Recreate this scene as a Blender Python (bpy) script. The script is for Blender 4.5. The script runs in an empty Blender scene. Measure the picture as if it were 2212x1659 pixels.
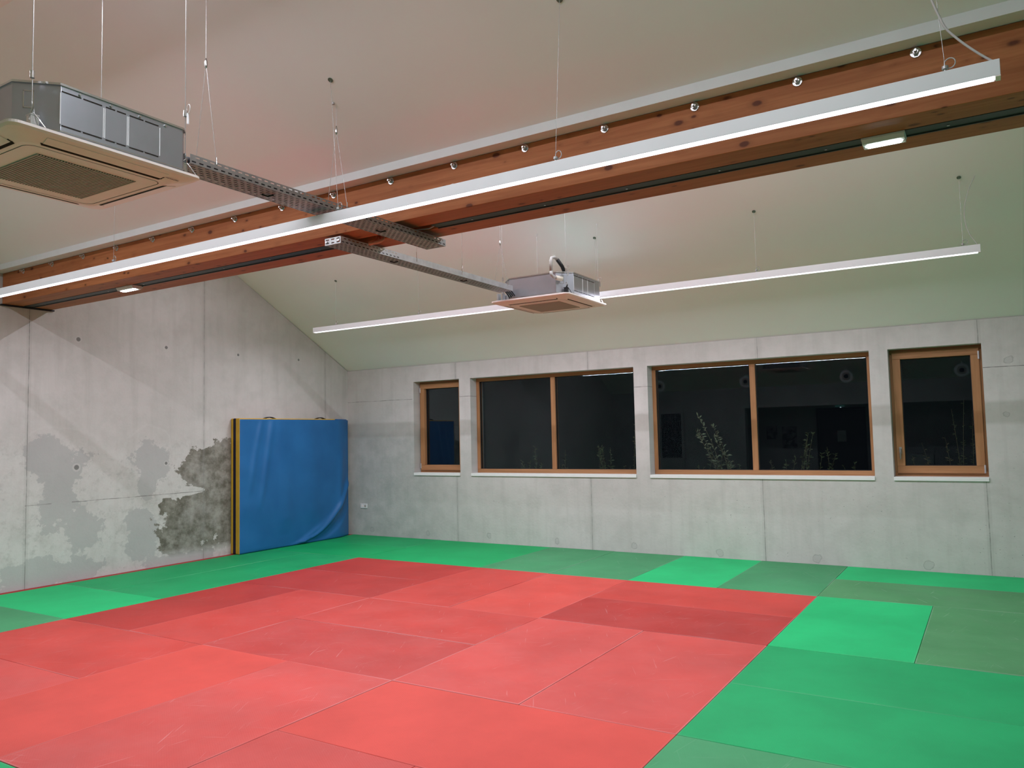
import bpy, math, random
from mathutils import Vector, Matrix
random.seed(7)
SC = bpy.context.scene
COL = SC.collection

# ------------------------------------------------------------------ camera
R = [[0.8512706193561206, 0.5242808664780185, -0.021631127249983118],
     [-0.05270747601255715, 0.04442017323334646, -0.9976215565946362],
     [-0.5220730356889087, 0.8503860424859861, 0.06544710957398991]]
cam_d = bpy.data.cameras.new('camera')
cam = bpy.data.objects.new('camera', cam_d); COL.objects.link(cam)
cam_d.sensor_fit = 'HORIZONTAL'; cam_d.sensor_width = 36.0
cam_d.lens = 1682.557 * 36.0 / 2212.0
cam_d.clip_start = 0.02; cam_d.clip_end = 200
m = Matrix(((R[0][0], -R[1][0], -R[2][0], 7.545908),
            (R[0][1], -R[1][1], -R[2][1], -8.143349),
            (R[0][2], -R[1][2], -R[2][2], 1.637825), (0, 0, 0, 1)))
cam.matrix_world = m
SC.camera = cam

# ------------------------------------------------------------------ world, exposure
w = bpy.data.worlds.new('night'); SC.world = w; w.use_nodes = True
w.node_tree.nodes['Background'].inputs[0].default_value = (0.25, 0.32, 0.45, 1)
w.node_tree.nodes['Background'].inputs[1].default_value = 0.006
SC.view_settings.view_transform = 'Standard'; SC.view_settings.look = 'None'
SC.view_settings.gamma = 1.0; SC.view_settings.use_curve_mapping = False
SC.view_settings.exposure = 0.52
LAMP_POWER = 86.0       # watts of each hanging strip lamp
RIDGE_POWER = 84.0       # watts of each strip under the two ridges
LAMP_COLOR = (0.955, 0.95, 1.06)

# ------------------------------------------------------------------ key numbers (metres, z = 0 is the top of the mats)
L, W = -1.978, 1.898          # left wall plane x, back wall plane y
RX, OY = 10.5, -8.8            # right wall plane x, opposite wall plane y
ZT = 2.807                    # back wall top
SL = 0.5577                   # ceiling slope
FZ = -0.04                    # concrete floor under the mats
ZS, ZH = 1.046, 2.544         # window sill and head
RIDGE_B = -1.37; RIDGE_N = -5.55
def ceilz(y):
    if y >= RIDGE_B: return ZT + SL*(W-y)
    if y >= -3.1: return ZT + SL*(W-RIDGE_B) - (ZT+SL*(W-RIDGE_B)-3.665)*(RIDGE_B-y)/(RIDGE_B+3.1)
    if y >= -3.8: return 3.6
    if y >= RIDGE_N: return 3.665 + SL*(-3.8-y)
    return 4.641 - (4.641-2.82)*(RIDGE_N-y)/(RIDGE_N-OY)

# ------------------------------------------------------------------ material helpers
class NT:
    def __init__(s, name, rough=0.6, spec=0.3, metal=0.0):
        s.mat = bpy.data.materials.new(name); s.mat.use_nodes = True
        s.t = s.mat.node_tree; s.p = s.t.nodes['Principled BSDF']; s.out = s.t.nodes['Material Output']
        s.p.inputs['Roughness'].default_value = rough
        s.p.inputs['Specular IOR Level'].default_value = spec
        s.p.inputs['Metallic'].default_value = metal
        s._pos = None
    def n(s, typ): return s.t.nodes.new(typ)
    def put(s, v, sock):
        if isinstance(v, bpy.types.NodeSocket): s.t.links.new(v, sock)
        elif isinstance(v, (tuple, list)) and len(v) == 3 and sock.type == 'RGBA': sock.default_value = (*v, 1)
        else: sock.default_value = v
    def M(s, op, *a, clamp=False):
        x = s.n('ShaderNodeMath'); x.operation = op; x.use_clamp = clamp
        for i, v in enumerate(a): s.put(v, x.inputs[i])
        return x.outputs[0]
    def pos(s):
        if s._pos is None:
            g = s.n('ShaderNodeNewGeometry'); sp = s.n('ShaderNodeSeparateXYZ')
            s.t.links.new(g.outputs['Position'], sp.inputs[0])
            s._pos = (sp.outputs[0], sp.outputs[1], sp.outputs[2])
        return s._pos
    def vec(s, x, y, z=0.0):
        c = s.n('ShaderNodeCombineXYZ')
        for i, v in enumerate((x, y, z)): s.put(v, c.inputs[i])
        return c.outputs[0]
    def noise(s, vec, scale, detail=3.0, rough=0.5, dist=0.0):
        x = s.n('ShaderNodeTexNoise'); s.put(vec, x.inputs['Vector'])
        x.inputs['Scale'].default_value = scale; x.inputs['Detail'].default_value = detail
        x.inputs['Roughness'].default_value = rough; x.inputs['Distortion'].default_value = dist
        return x.outputs[0]
    def voro(s, vec, scale, feature='F1', rnd=1.0):
        x = s.n('ShaderNodeTexVoronoi'); x.feature = feature; s.put(vec, x.inputs['Vector'])
        x.inputs['Scale'].default_value = scale; x.inputs['Randomness'].default_value = rnd
        return x.outputs['Distance']
    def rng(s, v, a, b, c=0.0, d=1.0):
        x = s.n('ShaderNodeMapRange'); x.clamp = True; s.put(v, x.inputs[0])
        for i, k in enumerate((a, b, c, d)): s.put(k, x.inputs[i+1])
        return x.outputs[0]
    def mix(s, f, a, b, mode='MIX'):
        x = s.n('ShaderNodeMix'); x.data_type = 'RGBA'; x.blend_type = mode
        s.put(f, x.inputs[0]); s.put(a, x.inputs[6]); s.put(b, x.inputs[7])
        return x.outputs[2]
    def bump(s, h, strength=0.2, dist=0.01):
        x = s.n('ShaderNodeBump'); x.inputs['Strength'].default_value = strength; x.inputs['Distance'].default_value = dist
        s.put(h, x.inputs['Height']); s.t.links.new(x.outputs[0], s.p.inputs['Normal'])
    def color(s, c): s.put(c, s.p.inputs['Base Color']); return s
    def near(s, c, v, w):                      # 1 where |c-v| < w
        return s.M('COMPARE', c, v, w)
    def blob(s, u, v, items):                  # >0 inside the union of ellipses
        r = None
        for cu, cv, ru, rv in items:
            a = s.M('DIVIDE', s.M('SUBTRACT', u, cu), ru); b = s.M('DIVIDE', s.M('SUBTRACT', v, cv), rv)
            d = s.M('SUBTRACT', 1.0, s.M('SQRT', s.M('ADD', s.M('MULTIPLY', a, a), s.M('MULTIPLY', b, b))))
            r = d if r is None else s.M('MAXIMUM', r, d)
        return r

def plain(name, col, rough=0.5, spec=0.3, metal=0.0, var=0.06, scale=8.0):
    s = NT(name, rough, spec, metal)
    g = s.n('ShaderNodeTexCoord'); nz = s.noise(g.outputs['Object'], scale, 4)
    dark = tuple(c*(1-var) for c in col); light = tuple(min(1, c*(1+var)) for c in col)
    s.color(s.mix(s.rng(nz, 0.3, 0.7), dark, light))
    return s.mat

def emit(name, col, strength):
    s = NT(name); s.p.inputs['Base Color'].default_value = (0.9, 0.9, 0.9, 1)
    s.p.inputs['Emission Color'].default_value = (*col, 1); s.p.inputs['Emission Strength'].default_value = strength
    return s.mat

def concrete(name, horiz, joints, hjoints, holes, patches, left=False):
    s = NT(name, 0.62, 0.25); x, y, z = s.pos(); u = x if horiz == 'x' else y
    uv = s.vec(u, z, 0.0)
    big = s.noise(uv, 0.7, 6, 0.6); mid = s.noise(uv, 4.0, 6, 0.62)
    streak = s.noise(s.vec(s.M('MULTIPLY', u, 7.0), s.M('MULTIPLY', z, 0.55)), 1.0, 5, 0.6)
    c = s.mix(s.rng(big, 0.35, 0.65), (0.52, 0.505, 0.482), (0.60, 0.58, 0.56))
    c = s.mix(s.rng(mid, 0.45, 0.75, 0, 0.45), c, (0.40, 0.40, 0.375))
    c = s.mix(s.rng(streak, 0.5, 0.75, 0, 0.35), c, (0.38, 0.375, 0.35))
    # pores and blow holes, denser low on the wall
    dens = s.rng(s.noise(uv, 1.1, 2), 0.4, 0.62)
    lowm = s.rng(z, 1.9, 0.3, 0.15, 1.0)
    pv = s.noise(s.vec(s.M('MULTIPLY', u, 1.0), s.M('MULTIPLY', z, 1.4)), 34.0, 2, 0.5)
    pore = s.M('MULTIPLY', s.rng(pv, 0.69, 0.72), s.M('MULTIPLY', dens, lowm))
    c = s.mix(s.M('MULTIPLY', pore, 0.75), c, (0.17, 0.17, 0.165))
    if left:
        wob = s.M('ADD', s.M('MULTIPLY', s.M('SUBTRACT', s.noise(uv, 2.6, 8, 0.68), 0.5), 2.6),
                  s.M('MULTIPLY', s.M('SUBTRACT', s.noise(uv, 14.0, 4, 0.6), 0.5), 0.6))
        # rougher, paler lower half of the wall
        low = s.rng(s.M('ADD', z, s.M('MULTIPLY', wob, 0.25)), 1.72, 1.5)
        c = s.mix(s.M('MULTIPLY', low, s.rng(s.noise(uv, 5.0, 8, 0.75), 0.36, 0.64, 0.0, 0.55)), c, (0.63, 0.625, 0.605))
        c = s.mix(s.M('MULTIPLY', low, s.rng(s.noise(s.vec(u, z, 7.7), 11.0, 6, 0.7), 0.52, 0.68, 0.0, 0.5)), c, (0.36, 0.36, 0.34))
        grey = s.blob(u, z, [(-3.02, 1.42, 0.42, 0.30), (-3.0, 1.0, 0.26, 0.45), (-2.72, 0.62, 0.26, 0.34),
                             (-1.86, 1.40, 0.30, 0.32), (-1.88, 1.1, 0.16, 0.35), (-1.95, 0.45, 0.30, 0.40),
                             (-3.25, 0.12, 0.45, 0.22), (-2.72, 0.14, 0.25, 0.2), (-1.4, 0.05, 0.6, 0.12)])
        gm = s.rng(s.M('ADD', grey, s.M('MULTIPLY', wob, 1.1)), 0.12, 0.18)
        c = s.mix(s.M('MULTIPLY', gm, 0.85), c, s.mix(s.rng(big, 0.3, 0.7), (0.385, 0.385, 0.38), (0.45, 0.45, 0.44)))
        arc = s.blob(u, z, [(-3.0, 1.5, 0.55, 0.4), (-1.85, 1.52, 0.38, 0.38)])
        am = s.M('MULTIPLY', s.near(s.M('ADD', arc, s.M('MULTIPLY', wob, 0.25)), 0.1, 0.035), s.rng(z, 1.5, 1.65))
        c = s.mix(s.M('MULTIPLY', am, 0.14), c, (0.66, 0.65, 0.63))
        damp = s.blob(u, z, [(-0.95, 1.25, 0.50, 0.36), (-0.55, 0.9, 0.55, 0.9), (-1.15, 0.55, 0.62, 0.46), (-1.3, 0.3, 0.42, 0.28)])
        notch = s.blob(u, z, [(-1.50, 0.965, 0.52, 0.075)])
        dd = s.M('SUBTRACT', s.M('ADD', damp, s.M('MULTIPLY', wob, 0.75)), s.M('MULTIPLY', s.M('MAXIMUM', notch, 0.0), 2.5))
        dm = s.rng(dd, 0.08, 0.13)
        dm = s.M('MULTIPLY', dm, s.rng(z, 0.08, 0.20))
        inner = s.mix(s.rng(s.noise(uv, 5.5, 7, 0.72), 0.40, 0.62), (0.125, 0.116, 0.092), (0.31, 0.30, 0.262))
        edge = s.rng(dd, 0.35, 0.08)
        inner = s.mix(s.M('MULTIPLY', edge, 0.55), inner, (0.15, 0.14, 0.105))
        dm = s.M('MULTIPLY', dm, s.rng(s.noise(s.vec(u, z, 3.3), 3.2, 5, 0.6), 0.30, 0.52, 0.68, 1.0))
        c = s.mix(dm, c, inner)
    else:
        # greener, damp looking zone in the lower left part of the back wall
        zone = s.M('MULTIPLY', s.rng(u, 0.9, -0.6), s.rng(z, 1.75, 1.6))
        c = s.mix(s.M('MULTIPLY', zone, s.rng(mid, 0.35, 0.7, 0.25, 0.8)), c, (0.37, 0.385, 0.365))
    wav = s.M('MULTIPLY', s.M('SUBTRACT', s.noise(s.vec(z, u), 3.0, 4), 0.5), 0.012)
    jn = s.rng(s.noise(uv, 9.0, 3), 0.35, 0.6, 0.35, 1.0)
    for j in joints:
        c = s.mix(s.M('MULTIPLY', s.near(s.M('ADD', u, wav), j, 0.0055), s.M('MULTIPLY', jn, 0.8)), c, (0.23, 0.23, 0.215))
        c = s.mix(s.M('MULTIPLY', s.near(s.M('ADD', u, wav), j, 0.03), 0.16), c, (0.3, 0.3, 0.28))
    for zj, u0, u1 in hjoints:
        inr = s.near(u, (u0+u1)/2, (u1-u0)/2)
        c = s.mix(s.M('MULTIPLY', s.M('MULTIPLY', s.near(s.M('ADD', z, wav), zj, 0.004), inr), s.M('MULTIPLY', jn, 0.9)), c, (0.17, 0.165, 0.15))
    for hu, hz, r in holes:
        d = s.M('SQRT', s.M('ADD', s.M('POWER', s.M('SUBTRACT', u, hu), 2.0), s.M('POWER', s.M('SUBTRACT', z, hz), 2.0)))
        c = s.mix(s.M('MULTIPLY', s.M('LESS_THAN', d, r*1.7), 0.6), c, (0.56, 0.55, 0.53))
        c = s.mix(s.M('LESS_THAN', d, r), c, (0.20, 0.20, 0.19))
    for hu, hz, r in patches:
        d = s.M('SQRT', s.M('ADD', s.M('POWER', s.M('SUBTRACT', u, hu), 2.0), s.M('POWER', s.M('SUBTRACT', z, hz), 2.0)))
        d = s.M('ADD', d, s.M('MULTIPLY', s.M('SUBTRACT', s.noise(uv, 14.0, 4), 0.5), 0.07))
        c = s.mix(s.M('MULTIPLY', s.M('LESS_THAN', d, r), 0.35), c, (0.38, 0.38, 0.37))
        c = s.mix(s.M('MULTIPLY', s.near(d, r, 0.005), 0.35), c, (0.22, 0.22, 0.21))
    s.color(c); s.bump(s.M('SUBTRACT', s.noise(uv, 30, 4), s.M('MULTIPLY', pore, 2.0)), 0.15, 0.01)
    return s.mat

def wood(name, a, b, knot, axis='x', knots=True, grain=1.0):
    s = NT(name, 0.55, 0.25); x, y, z = s.pos()
    if axis == 'x': u, v, q = x, y, z
    else: u, v, q = z, x, y
    gv = s.vec(s.M('MULTIPLY', u, 0.9), s.M('MULTIPLY', v, 16.0), s.M('MULTIPLY', q, 16.0))
    g = s.noise(gv, 1.6*grain, 5, 0.62, 0.4); g2 = s.noise(s.vec(s.M('MULTIPLY', u, 0.35), s.M('MULTIPLY', v, 3.0), s.M('MULTIPLY', q, 3.0)), 2.0, 2)
    c = s.mix(s.rng(g, 0.36, 0.66), a, b); c = s.mix(s.rng(g2, 0.35, 0.7, 0, 0.4), c, tuple(k*0.72 for k in a))
    if knots:
        for (su, sv, scl, r0, r1, thr) in ((1.6, 3.0, 2.6, 0.15, 0.09, 0.0), (1.0, 1.9, 7.0, 0.155, 0.09, 0.50)):
            k = s.voro(s.vec(s.M('MULTIPLY', u, su), s.M('MULTIPLY', v, sv), s.M('MULTIPLY', q, sv)), scl)
            k = s.M('ADD', k, s.M('MULTIPLY', s.M('SUBTRACT', s.noise(s.vec(u, v, q), 18, 3), 0.5), 0.09))
            km = s.rng(k, r0, r1)
            halo = s.rng(k, r0*2.0, r0)
            if thr:
                sel = s.rng(s.noise(s.vec(u, v, q), 2.5, 1), thr, thr+0.04); km = s.M('MULTIPLY', km, sel); halo = s.M('MULTIPLY', halo, sel)
            c = s.mix(s.M('MULTIPLY', halo, 0.30), c, tuple(kk*0.55 for kk in a))
            c = s.mix(s.M('MULTIPLY', km, 0.85), c, knot)
        # board joints of the laminations
        lam = s.M('FRACT', s.M('DIVIDE', s.M('ADD', q, 0.35), 0.12))
        c = s.mix(s.M('MULTIPLY', s.M('LESS_THAN', lam, 0.018), 0.3), c, tuple(k*0.5 for k in a))
    s.color(c); s.bump(g, 0.08, 0.004)
    return s.mat

_mm = {}
def mat_fabric(col, worn, seed, box=None):
    key = (col, worn, seed)
    s = NT('judo_mat_vinyl', 0.62, 0.16); x, y, z = s.pos()
    off = seed*3.7
    p = s.vec(s.M('ADD', x, off), s.M('ADD', y, off*1.3))
    cl = s.noise(p, 1.4, 5, 0.6)
    a = tuple(c*0.90 for c in col); b = tuple(min(1, c*1.08) for c in col)
    c = s.mix(s.rng(cl, 0.35, 0.65), a, b)
    # straw weave: fine ribs
    rib = s.M('SINE', s.M('MULTIPLY', s.M('ADD', s.M('MULTIPLY', x, 0.55), s.M('MULTIPLY', y, 0.83)), 2*math.pi/0.012))
    fine = s.noise(p, 160, 2)
    c = s.mix(s.M('MULTIPLY', s.rng(fine, 0.3, 0.7), 0.16), c, tuple(k*0.55 for k in col))
    if worn > 0:
        pale = tuple(0.80*k+0.10 for k in col)
        wv = s.rng(s.noise(p, 2.3, 6, 0.7), 0.38, 0.7)
        c = s.mix(s.M('MULTIPLY', wv, 0.22*worn), c, pale)
        for i, (ca, sa) in enumerate(((0.92, 0.39), (-0.5, 0.87), (0.2, 0.98))):
            uu = s.M('ADD', s.M('MULTIPLY', x, ca), s.M('MULTIPLY', y, sa)); vv = s.M('SUBTRACT', s.M('MULTIPLY', y, ca), s.M('MULTIPLY', x, sa))
            q = s.noise(s.vec(s.M('MULTIPLY', uu, 3.2), s.M('ADD', s.M('MULTIPLY', vv, 75.0), off+i*9.0), off), 1.0, 2, 0.4, 0.6)
            sc = s.rng(q, 0.715, 0.775)
            c = s.mix(s.M('MULTIPLY', sc, 0.36*worn), c, tuple(0.6*k+0.32 for k in col))
        s.p.inputs['Roughness'].default_value = 0.58
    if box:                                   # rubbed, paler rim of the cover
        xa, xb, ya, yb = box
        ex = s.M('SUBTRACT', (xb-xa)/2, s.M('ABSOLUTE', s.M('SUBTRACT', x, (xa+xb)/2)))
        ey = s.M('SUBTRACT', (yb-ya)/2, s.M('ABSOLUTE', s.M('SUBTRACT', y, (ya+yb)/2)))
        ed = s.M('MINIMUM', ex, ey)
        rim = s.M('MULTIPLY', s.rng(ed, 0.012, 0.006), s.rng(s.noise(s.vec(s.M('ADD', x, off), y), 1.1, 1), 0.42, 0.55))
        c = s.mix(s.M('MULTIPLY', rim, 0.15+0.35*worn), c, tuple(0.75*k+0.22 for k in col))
    s.color(c)
    s.bump(s.M('ADD', s.M('MULTIPLY', rib, 0.35*(0.4+worn)), s.M('MULTIPLY', fine, 0.8)), 0.18, 0.002)
    return s.mat

# ------------------------------------------------------------------ mesh helper
def rootpos(o):
    v = Vector((0, 0, 0))
    while o is not None: v += o.location; o = o.parent
    return v
class MB:
    def __init__(s): s.v = []; s.f = []
    def add(s, vs, fs):
        b = len(s.v); s.v += [tuple(p) for p in vs]; s.f += [tuple(b+i for i in f) for f in fs]; return s
    def box(s, x0, x1, y0, y1, z0, z1):
        vs = [(x, y, z) for z in (z0, z1) for y in (y0, y1) for x in (x0, x1)]
        return s.add(vs, [(0, 2, 3, 1), (4, 5, 7, 6), (0, 1, 5, 4), (2, 6, 7, 3), (0, 4, 6, 2), (1, 3, 7, 5)])
    def prism(s, poly, axis, a, b):            # poly of 2D points, extruded along axis
        def P(u, v, t): return {'x': (t, u, v), 'y': (u, t, v), 'z': (u, v, t)}[axis]
        n = len(poly); vs = [P(u, v, a) for u, v in poly]+[P(u, v, b) for u, v in poly]
        return s.add(vs, [tuple(range(n))[::-1], tuple(range(n, 2*n))]+[(i, (i+1) % n, n+(i+1) % n, n+i) for i in range(n)])
    def loft(s, rings, close=True):
        n = len(rings[0]); vs = [p for r in rings for p in r]; fs = []
        for k in range(len(rings)-1):
            for i in range(n): fs.append((k*n+i, k*n+(i+1) % n, (k+1)*n+(i+1) % n, (k+1)*n+i))
        if close: fs += [tuple(range(n))[::-1], tuple(range((len(rings)-1)*n, len(rings)*n))]
        return s.add(vs, fs)
    def tube(s, pts, r, n=8):
        pts = [Vector(p) for p in pts]; rings = []; up = None
        rr = r if isinstance(r, (list, tuple)) else [r]*len(pts)
        for i, p in enumerate(pts):
            d = (pts[min(i+1, len(pts)-1)]-pts[max(i-1, 0)]).normalized()
            if up is None: up = Vector((0, 0, 1)) if abs(d.z) < 0.9 else Vector((1, 0, 0))
            a = d.cross(up).normalized(); b = d.cross(a).normalized(); up = a.cross(d)*-1 if False else up
            rings.append([tuple(p+(a*math.cos(t)+b*math.sin(t))*rr[i]) for t in [2*math.pi*k/n for k in range(n)]])
        return s.loft(rings)
    def cyl(s, p0, p1, r, n=16, r1=None): return s.tube([p0, p1], [r, r if r1 is None else r1], n)
    def ring(s, c, R_, r, axis=(0, 1, 0), n=20, m_=6):
        ax = Vector(axis).normalized(); t = Vector((0, 0, 1)) if abs(ax.z) < 0.9 else Vector((1, 0, 0))
        a = ax.cross(t).normalized(); b = ax.cross(a); c = Vector(c); vs = []; fs = []
        for i in range(n):
            th = 2*math.pi*i/n; d = a*math.cos(th)+b*math.sin(th)
            for j in range(m_):
                ph = 2*math.pi*j/m_; vs.append(tuple(c+d*(R_+r*math.cos(ph))+ax*r*math.sin(ph)))
        for i in range(n):
            for j in range(m_): fs.append((i*m_+j, i*m_+(j+1) % m_, ((i+1) % n)*m_+(j+1) % m_, ((i+1) % n)*m_+j))
        return s.add(vs, fs)
    def build(s, name, mat, parent=None, bevel=0.0, smooth=False, solid=0.0, segs=2):
        off = rootpos(parent)
        me = bpy.data.meshes.new(name); me.from_pydata([tuple(Vector(p)-off) for p in s.v], [], s.f); me.update()
        import bmesh
        bm = bmesh.new(); bm.from_mesh(me); bmesh.ops.recalc_face_normals(bm, faces=bm.faces); bm.to_mesh(me); bm.free()
        me.materials.append(mat)
        if smooth:
            for p in me.polygons: p.use_smooth = True
        o = bpy.data.objects.new(name, me); COL.objects.link(o)
        if parent is not None: o.parent = parent
        if solid: md = o.modifiers.new('solid', 'SOLIDIFY'); md.thickness = solid; md.offset = 0
        if bevel: md = o.modifiers.new('bevel', 'BEVEL'); md.width = bevel; md.segments = segs; md.limit_method = 'ANGLE'
        return o
def thing(name, label, cat, loc, group=None):
    o = bpy.data.objects.new(name, None); COL.objects.link(o); o.location = loc; o.empty_display_size = 0.1
    return tag(o, label, cat, group)
def tag(o, label, cat, group=None):
    o['label'] = label; o['category'] = cat
    if group: o['group'] = group
    return o
def struct(o): o['kind'] = 'structure'; return o
def sempty(name, loc):
    o = bpy.data.objects.new(name, None); COL.objects.link(o); o.location = loc; o.empty_display_size = 0.1; return struct(o)
def one(mb, name, mat, base, label, cat, group=None, **k):       # single-mesh thing with its origin at base
    e = bpy.data.objects.new('tmp', None); e.location = base
    o = mb.build(name, mat, None, **k)
    for v in o.data.vertices: v.co -= Vector(base)
    o.location = base; bpy.data.objects.remove(e)
    return tag(o, label, cat, group)

# ------------------------------------------------------------------ materials
WHITE = NT('ceiling_paint', 0.8, 0.1)
_p = WHITE.pos(); WHITE.color(WHITE.mix(WHITE.rng(WHITE.noise(WHITE.vec(*_p), 1.2, 4), 0.3, 0.7), (0.885, 0.87, 0.86), (0.915, 0.90, 0.89)))
M_CEIL = WHITE.mat
M_TRIM = plain('trim_paint', (0.78, 0.79, 0.79), 0.6, 0.2, var=0.02)
M_BACK = concrete('back_wall_concrete', 'x', [0.33, 2.66, 5.05, 7.46], [(2.262, -1.98, -0.55), (2.262, 3.36, 3.56), (2.262, 0.40, 0.61), (2.27, 7.49, 9.0)],
                  [], [(-1.45, 0.10, 0.04), (-0.26, 0.09, 0.035), (0.91, 0.11, 0.04), (2.09, 0.09, 0.035), (3.28, 0.09, 0.04), (4.47, 0.07, 0.045), (5.66, 0.07, 0.05), (6.85, 0.07, 0.05), (7.74, 2.34, 0.04), (7.68, 1.75, 0.025)])
M_LEFT = concrete('left_wall_concrete', 'y', [-3.385, -1.01, 1.36, -5.77], [(0.945, -2.86, -1.0), (0.945, -3.4, -3.1)],
                  [(-2.81, 2.93, 0.026), (-1.61, 2.93, 0.022), (-0.42, 2.92, 0.02), (0.77, 2.93, 0.02), (-2.81, 1.36, 0.03), (-1.60, 1.36, 0.02)], [], left=True)
M_CONC = plain('plain_concrete', (0.46, 0.455, 0.44), 0.7, 0.2, var=0.12, scale=2.0)
M_FLOOR = plain('floor_screed', (0.10, 0.10, 0.095), 0.8, 0.2, var=0.15, scale=2.0)
M_BEAM = wood('glulam_spruce', (0.40, 0.130, 0.046), (0.54, 0.200, 0.078), (0.09, 0.02, 0.010))
M_FRAME = wood('window_larch', (0.32, 0.155, 0.065), (0.44, 0.22, 0.10), (0.12, 0.05, 0.02), knots=False)
M_FRAMEV = wood('window_larch_upright', (0.32, 0.155, 0.065), (0.44, 0.22, 0.10), (0.12, 0.05, 0.02), axis='z', knots=False)
M_GALV = plain('galvanised_steel', (0.55, 0.57, 0.58), 0.38, 0.5, 0.6, var=0.12, scale=14.0)
M_GALVD = plain('galvanised_tray', (0.36, 0.355, 0.35), 0.45, 0.5, 0.7, var=0.14, scale=20.0)
M_CASE = plain('casing_steel', (0.43, 0.455, 0.50), 0.33, 0.5, 0.85, var=0.05, scale=6.0)
M_CHROME = plain('zinc_steel', (0.62, 0.62, 0.62), 0.25, 0.5, 1.0, var=0.1)
M_WIRE = plain('steel_wire', (0.45, 0.45, 0.44), 0.4, 0.4, 0.7)
M_BLACK = plain('black_plastic', (0.012, 0.013, 0.015), 0.5, 0.3)
M_TRACK = plain('black_track', (0.028, 0.033, 0.033), 0.45, 0.4)
M_DARKGAP = plain('dark_slot', (0.03, 0.025, 0.02), 0.8, 0.1)
M_PANEL = plain('ivory_plastic', (0.93, 0.84, 0.80), 0.45, 0.35, var=0.02)
M_GRILLE = plain('grille_plastic', (0.46, 0.42, 0.37), 0.6, 0.2, var=0.03)
M_INK = plain('logo_ink', (0.10, 0.07, 0.06), 0.5)
M_LAMPBODY = plain('white_powder_coat', (0.80, 0.81, 0.82), 0.4, 0.3, var=0.015)
M_LED = emit('led_diffuser', LAMP_COLOR, 1.6)
M_LED_R = emit('led_diffuser_ridge', LAMP_COLOR, 1.6)
M_EMERG = emit('emergency_tube', (0.80, 0.97, 1.0), 14.0)
M_CORD = plain('white_cord', (0.52, 0.50, 0.48), 0.6)
M_CONDUIT = plain('salmon_conduit', (0.62, 0.30, 0.20), 0.5, 0.3)
M_BLUE = NT('blue_canvas', 0.42, 0.4)
_p = M_BLUE.pos(); M_BLUE.color(M_BLUE.mix(M_BLUE.rng(M_BLUE.noise(M_BLUE.vec(*_p), 2.5, 5), 0.3, 0.7), (0.011, 0.112, 0.31), (0.016, 0.138, 0.365)))
M_BLUE.bump(M_BLUE.noise(M_BLUE.vec(*_p), 160, 2), 0.08, 0.002); M_BLUE = M_BLUE.mat
M_YEL = plain('yellow_canvas', (0.62, 0.36, 0.035), 0.55)
M_NAVY = plain('navy_canvas', (0.012, 0.010, 0.03), 0.6)
M_WHITEPL = plain('white_plastic', (0.72, 0.73, 0.73), 0.35)
M_SILL = plain('sill_paint', (0.80, 0.81, 0.80), 0.4, var=0.02)
M_PVC = plain('grey_pvc', (0.42, 0.41, 0.39), 0.4)
M_PVCW = plain('cream_pvc', (0.66, 0.62, 0.52), 0.4)
def glass():
    s = NT('window_glass'); t = s.t
    tr = s.n('ShaderNodeBsdfTransparent'); tr.inputs[0].default_value = (0.90, 0.94, 0.92, 1)
    gl = s.n('ShaderNodeBsdfGlossy'); gl.inputs['Roughness'].default_value = 0.0; gl.inputs[0].default_value = (0.80, 0.92, 1, 1)
    fr = s.n('ShaderNodeFresnel'); fr.inputs[0].default_value = 1.37
    mx = s.n('ShaderNodeMixShader'); t.links.new(fr.outputs[0], mx.inputs[0]); t.links.new(tr.outputs[0], mx.inputs[1]); t.links.new(gl.outputs[0], mx.inputs[2])
    t.links.new(mx.outputs[0], s.out.inputs[0]); return s.mat
M_GLASS = glass()

# ------------------------------------------------------------------ the room
struct(MB().box(L-0.3, RX+0.3, OY-2.0, W+0.35, FZ-0.2, FZ).build('floor', M_FLOOR))
WX = [(-0.5226, 0.3968), (0.6094, 3.3555), (3.5572, 6.345), (6.5462, 7.4874)]
mb = MB(); YB = W+0.36
mb.box(L-0.3, RX+0.3, W, YB, FZ, ZS); mb.box(L-0.3, RX+0.3, W, YB, ZH, ZT)
e = [L-0.3]+[x for p in WX for x in p]+[RX+0.3]
for i in range(0, len(e), 2): mb.box(e[i], e[i+1], W, YB, ZS, ZH)
struct(mb.build('wall_back', M_BACK))
prof = [(W, FZ), (W, ZT), (RIDGE_B, ceilz(RIDGE_B)), (-3.1, 3.665), (-3.8, 3.665), (RIDGE_N, 4.641), (OY, 2.82), (OY, FZ)]
struct(MB().prism(prof, 'x', L-0.3, L).build('wall_left', M_LEFT))
struct(MB().prism(prof, 'x', RX, RX+0.3).build('wall_right', M_CONC))
# opposite wall, behind the camera and seen in the panes: a wide opening into a lower room
mb = MB(); OX0, OX1, OZ = 1.89, 7.6, 2.27
mb.box(L-0.3, OX0, OY-0.25, OY, FZ, 2.82); mb.box(OX1, RX+0.3, OY-0.25, OY, FZ, 2.82); mb.box(OX0, OX1, OY-0.25, OY, OZ, 2.82)
struct(mb.build('wall_front', M_CONC))
mb = MB(); mb.box(OX0-0.6, OX1+0.6, -10.5, -10.35, FZ, 2.5); mb.box(OX0-0.7, OX0-0.6, -10.5, OY-0.25, FZ, 2.5); mb.box(OX1+0.6, OX1+0.7, -10.5, OY-0.25, FZ, 2.5)
struct(mb.build('wall_recess', M_CONC))
struct(MB().box(OX0-0.7, OX1+0.7, -10.5, OY-0.25, 2.42, 2.5).build('ceiling_recess', M_CEIL))
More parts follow.
